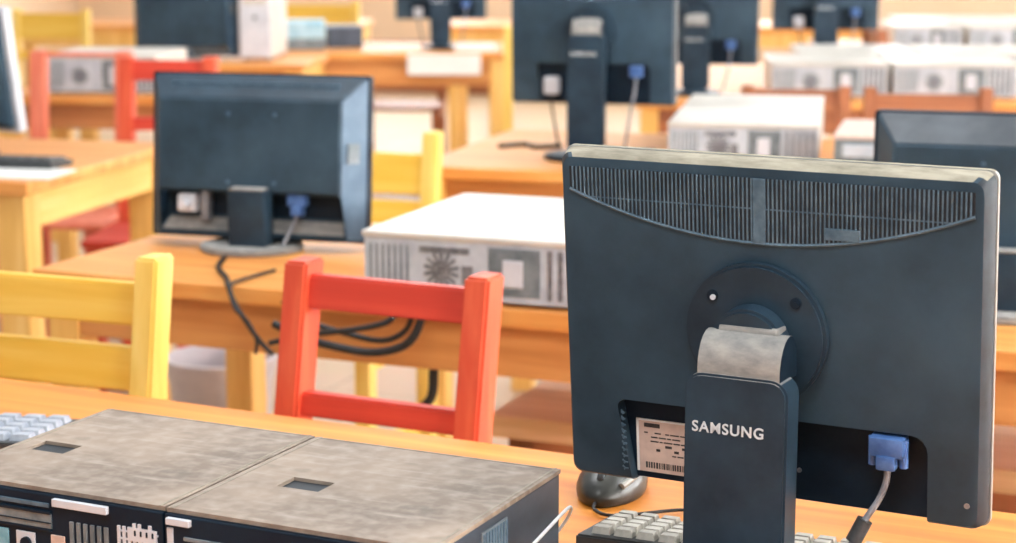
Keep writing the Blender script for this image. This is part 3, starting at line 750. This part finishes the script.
cable('black cable stretched highest behind the red chair top rail', [on2(.49, -.042, .67), on2(.56, -.042, .69), on2(.64, -.042, .705), on2(.70, -.040, .722), on2(.715, -.03, .745), on2(.712, -.016, .766), on2(.71, .004, .770)], .005)
cable('short dark cable dangling below the second desk apron, seen inside the red chair frame', [on2(.715, .10, .69), on2(.72, .09, .62), on2(.715, .09, .57), on2(.685, .09, .545)], .008)
cable('dark cables lying on the third desk left of the tall monitor stand', [along(D3 + (.7545,), Y3, .10, .40), along(D3 + (.7545,), Y3, .15, .46), along(D3 + (.7545,), Y3, .20, .41), along(D3 + (.7545,), Y3, .25, .46)], .007)
cable('dark cables lying on the third desk right of the tall monitor stand', [along(D3 + (.7545,), Y3, .44, .40), along(D3 + (.7545,), Y3, .47, .35), along(D3 + (.7545,), Y3, .50, .41), along(D3 + (.7545,), Y3, .53, .36), along(D3 + (.7545,), Y3, .50, .33)], .007)
# tub on the floor
m = MB(); L = []
for r, z in ((.09, 0), (.112, .36), (.122, .40), (.122, .415), (.112, .415), (.104, .36), (.085, .02)):
    L.append([(r * math.cos(2 * math.pi * k / 36), r * math.sin(2 * math.pi * k / 36), z) for k in range(36)])
m.loops(L)
tag(m.build('plastic_tub', 'tub_plastic', None, 40, (-.62, 4.0, 0)), 'pale grey plastic tub on the floor behind the second-row desk', 'tub')
# far desk things
q = at(444, 64, 8.45)
tag(MB().box(-.163, .163, -.0012, .0012, -.046, .046).build('paper_notice', 'paper', None, None, (q.x, 8.455, .698), (0, 0, R(1))), 'white sheet hung on the front of the far desk', 'paper')
q = at(456, 38, 8.6)
tag(MB().box(-.09, .09, -.07, .07, 0, .03, .003).build('paper_stack', 'paper', None, None, (q.x + .085, 8.585, .75), (0, 0, R(4))), 'white stack of paper at the foot of the distant small monitor', 'paper')
q = at(298, 40, 8.7)
t = thing('storage_box', 'pale blue box on the far desk right of the white tower', 'box', (q.x + .0, 8.72, .75), 6.0)
MB().box(-.12, .12, -.1, .1, 0, .085, .004).build('box_body', 'vent_grey', t); MB().box(-.122, .122, -.102, .102, .05, .13, .005).build('box_lid', 'box_blue', t)
q = at(343, 30, 8.85)
t = thing('storage_box', 'dark grey box on the far desk right of the pale blue box', 'box', (q.x, 8.86, .75), 12.0)
MB().box(-.08, .08, -.1, .1, 0, .09, .004).build('box_body', 'dark_item', t); MB().box(-.082, .082, -.102, .102, .075, .098, .004).build('box_lid', 'dark_item', t)

# ------------------------------------------------------------------ ceiling lamps and daylight
def area(name, loc, rot, sx, sy, power, col):
    d = bpy.data.lights.new(name, 'AREA'); d.shape = 'RECTANGLE'; d.size = sx; d.size_y = sy; d.energy = power; d.color = col
    o = bpy.data.objects.new(name, d); C.objects.link(o); o.location = loc; o.rotation_euler = rot; return o
for i, (a, b) in enumerate(wins):
    q = room_pt(U1 + .25, (a + b) / 2, 1.95)
    o = area('window_daylight', q, (0, 0, 0), 2.7, 1.75, 420, (1.0, 0.98, 0.95))
    dirv = room_pt(-1, 0, -.25) - room_pt(0, 0, 0); o.rotation_euler = dirv.to_track_quat('-Z', 'Z').to_euler()
for i, (a, b) in enumerate(glare_wins):
    q = room_pt((a + b) / 2, N1 + .25, 1.95)
    o = area('window_daylight', q, (0, 0, 0), 2.5, 1.85, 150, (1.0, 0.98, 0.95))  # light for the added, unseen back windows
    dirv = room_pt(0, -1, -.1) - room_pt(0, 0, 0); o.rotation_euler = dirv.to_track_quat('-Z', 'Z').to_euler()
for i, (u, n) in enumerate(((-1.6, 3.0), (1.2, 3.0), (-3.0, 6.5), (0.6, 6.5), (-4.0, 10.2), (0.0, 10.2), (-.3, .4))):
    q = room_pt(u, n, 3.0)
    area('ceiling_lamp_light', q, (0, 0, R(ROOM)), 1.3, .5, 42, (.96, .98, 1.0))

W = bpy.data.worlds.new('World'); sc.world = W; W.use_nodes = True
bg = W.node_tree.nodes['Background']; bg.inputs['Color'].default_value = (.95, .98, 1.0, 1); bg.inputs['Strength'].default_value = 0.6

# ------------------------------------------------------------------ camera
cd = bpy.data.cameras.new('Camera'); cam = bpy.data.objects.new('Camera', cd); C.objects.link(cam)
cam.location = (0, 0, CAMZ); cam.rotation_euler = (math.pi / 2 - PITCH, 0, 0)
cd.sensor_fit = 'HORIZONTAL'; cd.sensor_width = 36.0; cd.lens = FPX / 1016 * 36.0
cd.clip_start = 0.05; cd.clip_end = 100
cd.dof.use_dof = True; cd.dof.focus_distance = 1.75; cd.dof.aperture_fstop = 6.3
sc.camera = cam
sc.view_settings.view_transform = 'Standard'; sc.view_settings.look = 'None'; sc.view_settings.gamma = 1.0
sc.view_settings.use_curve_mapping = False; sc.view_settings.exposure = 0.05
sc.cycles.use_denoising = True
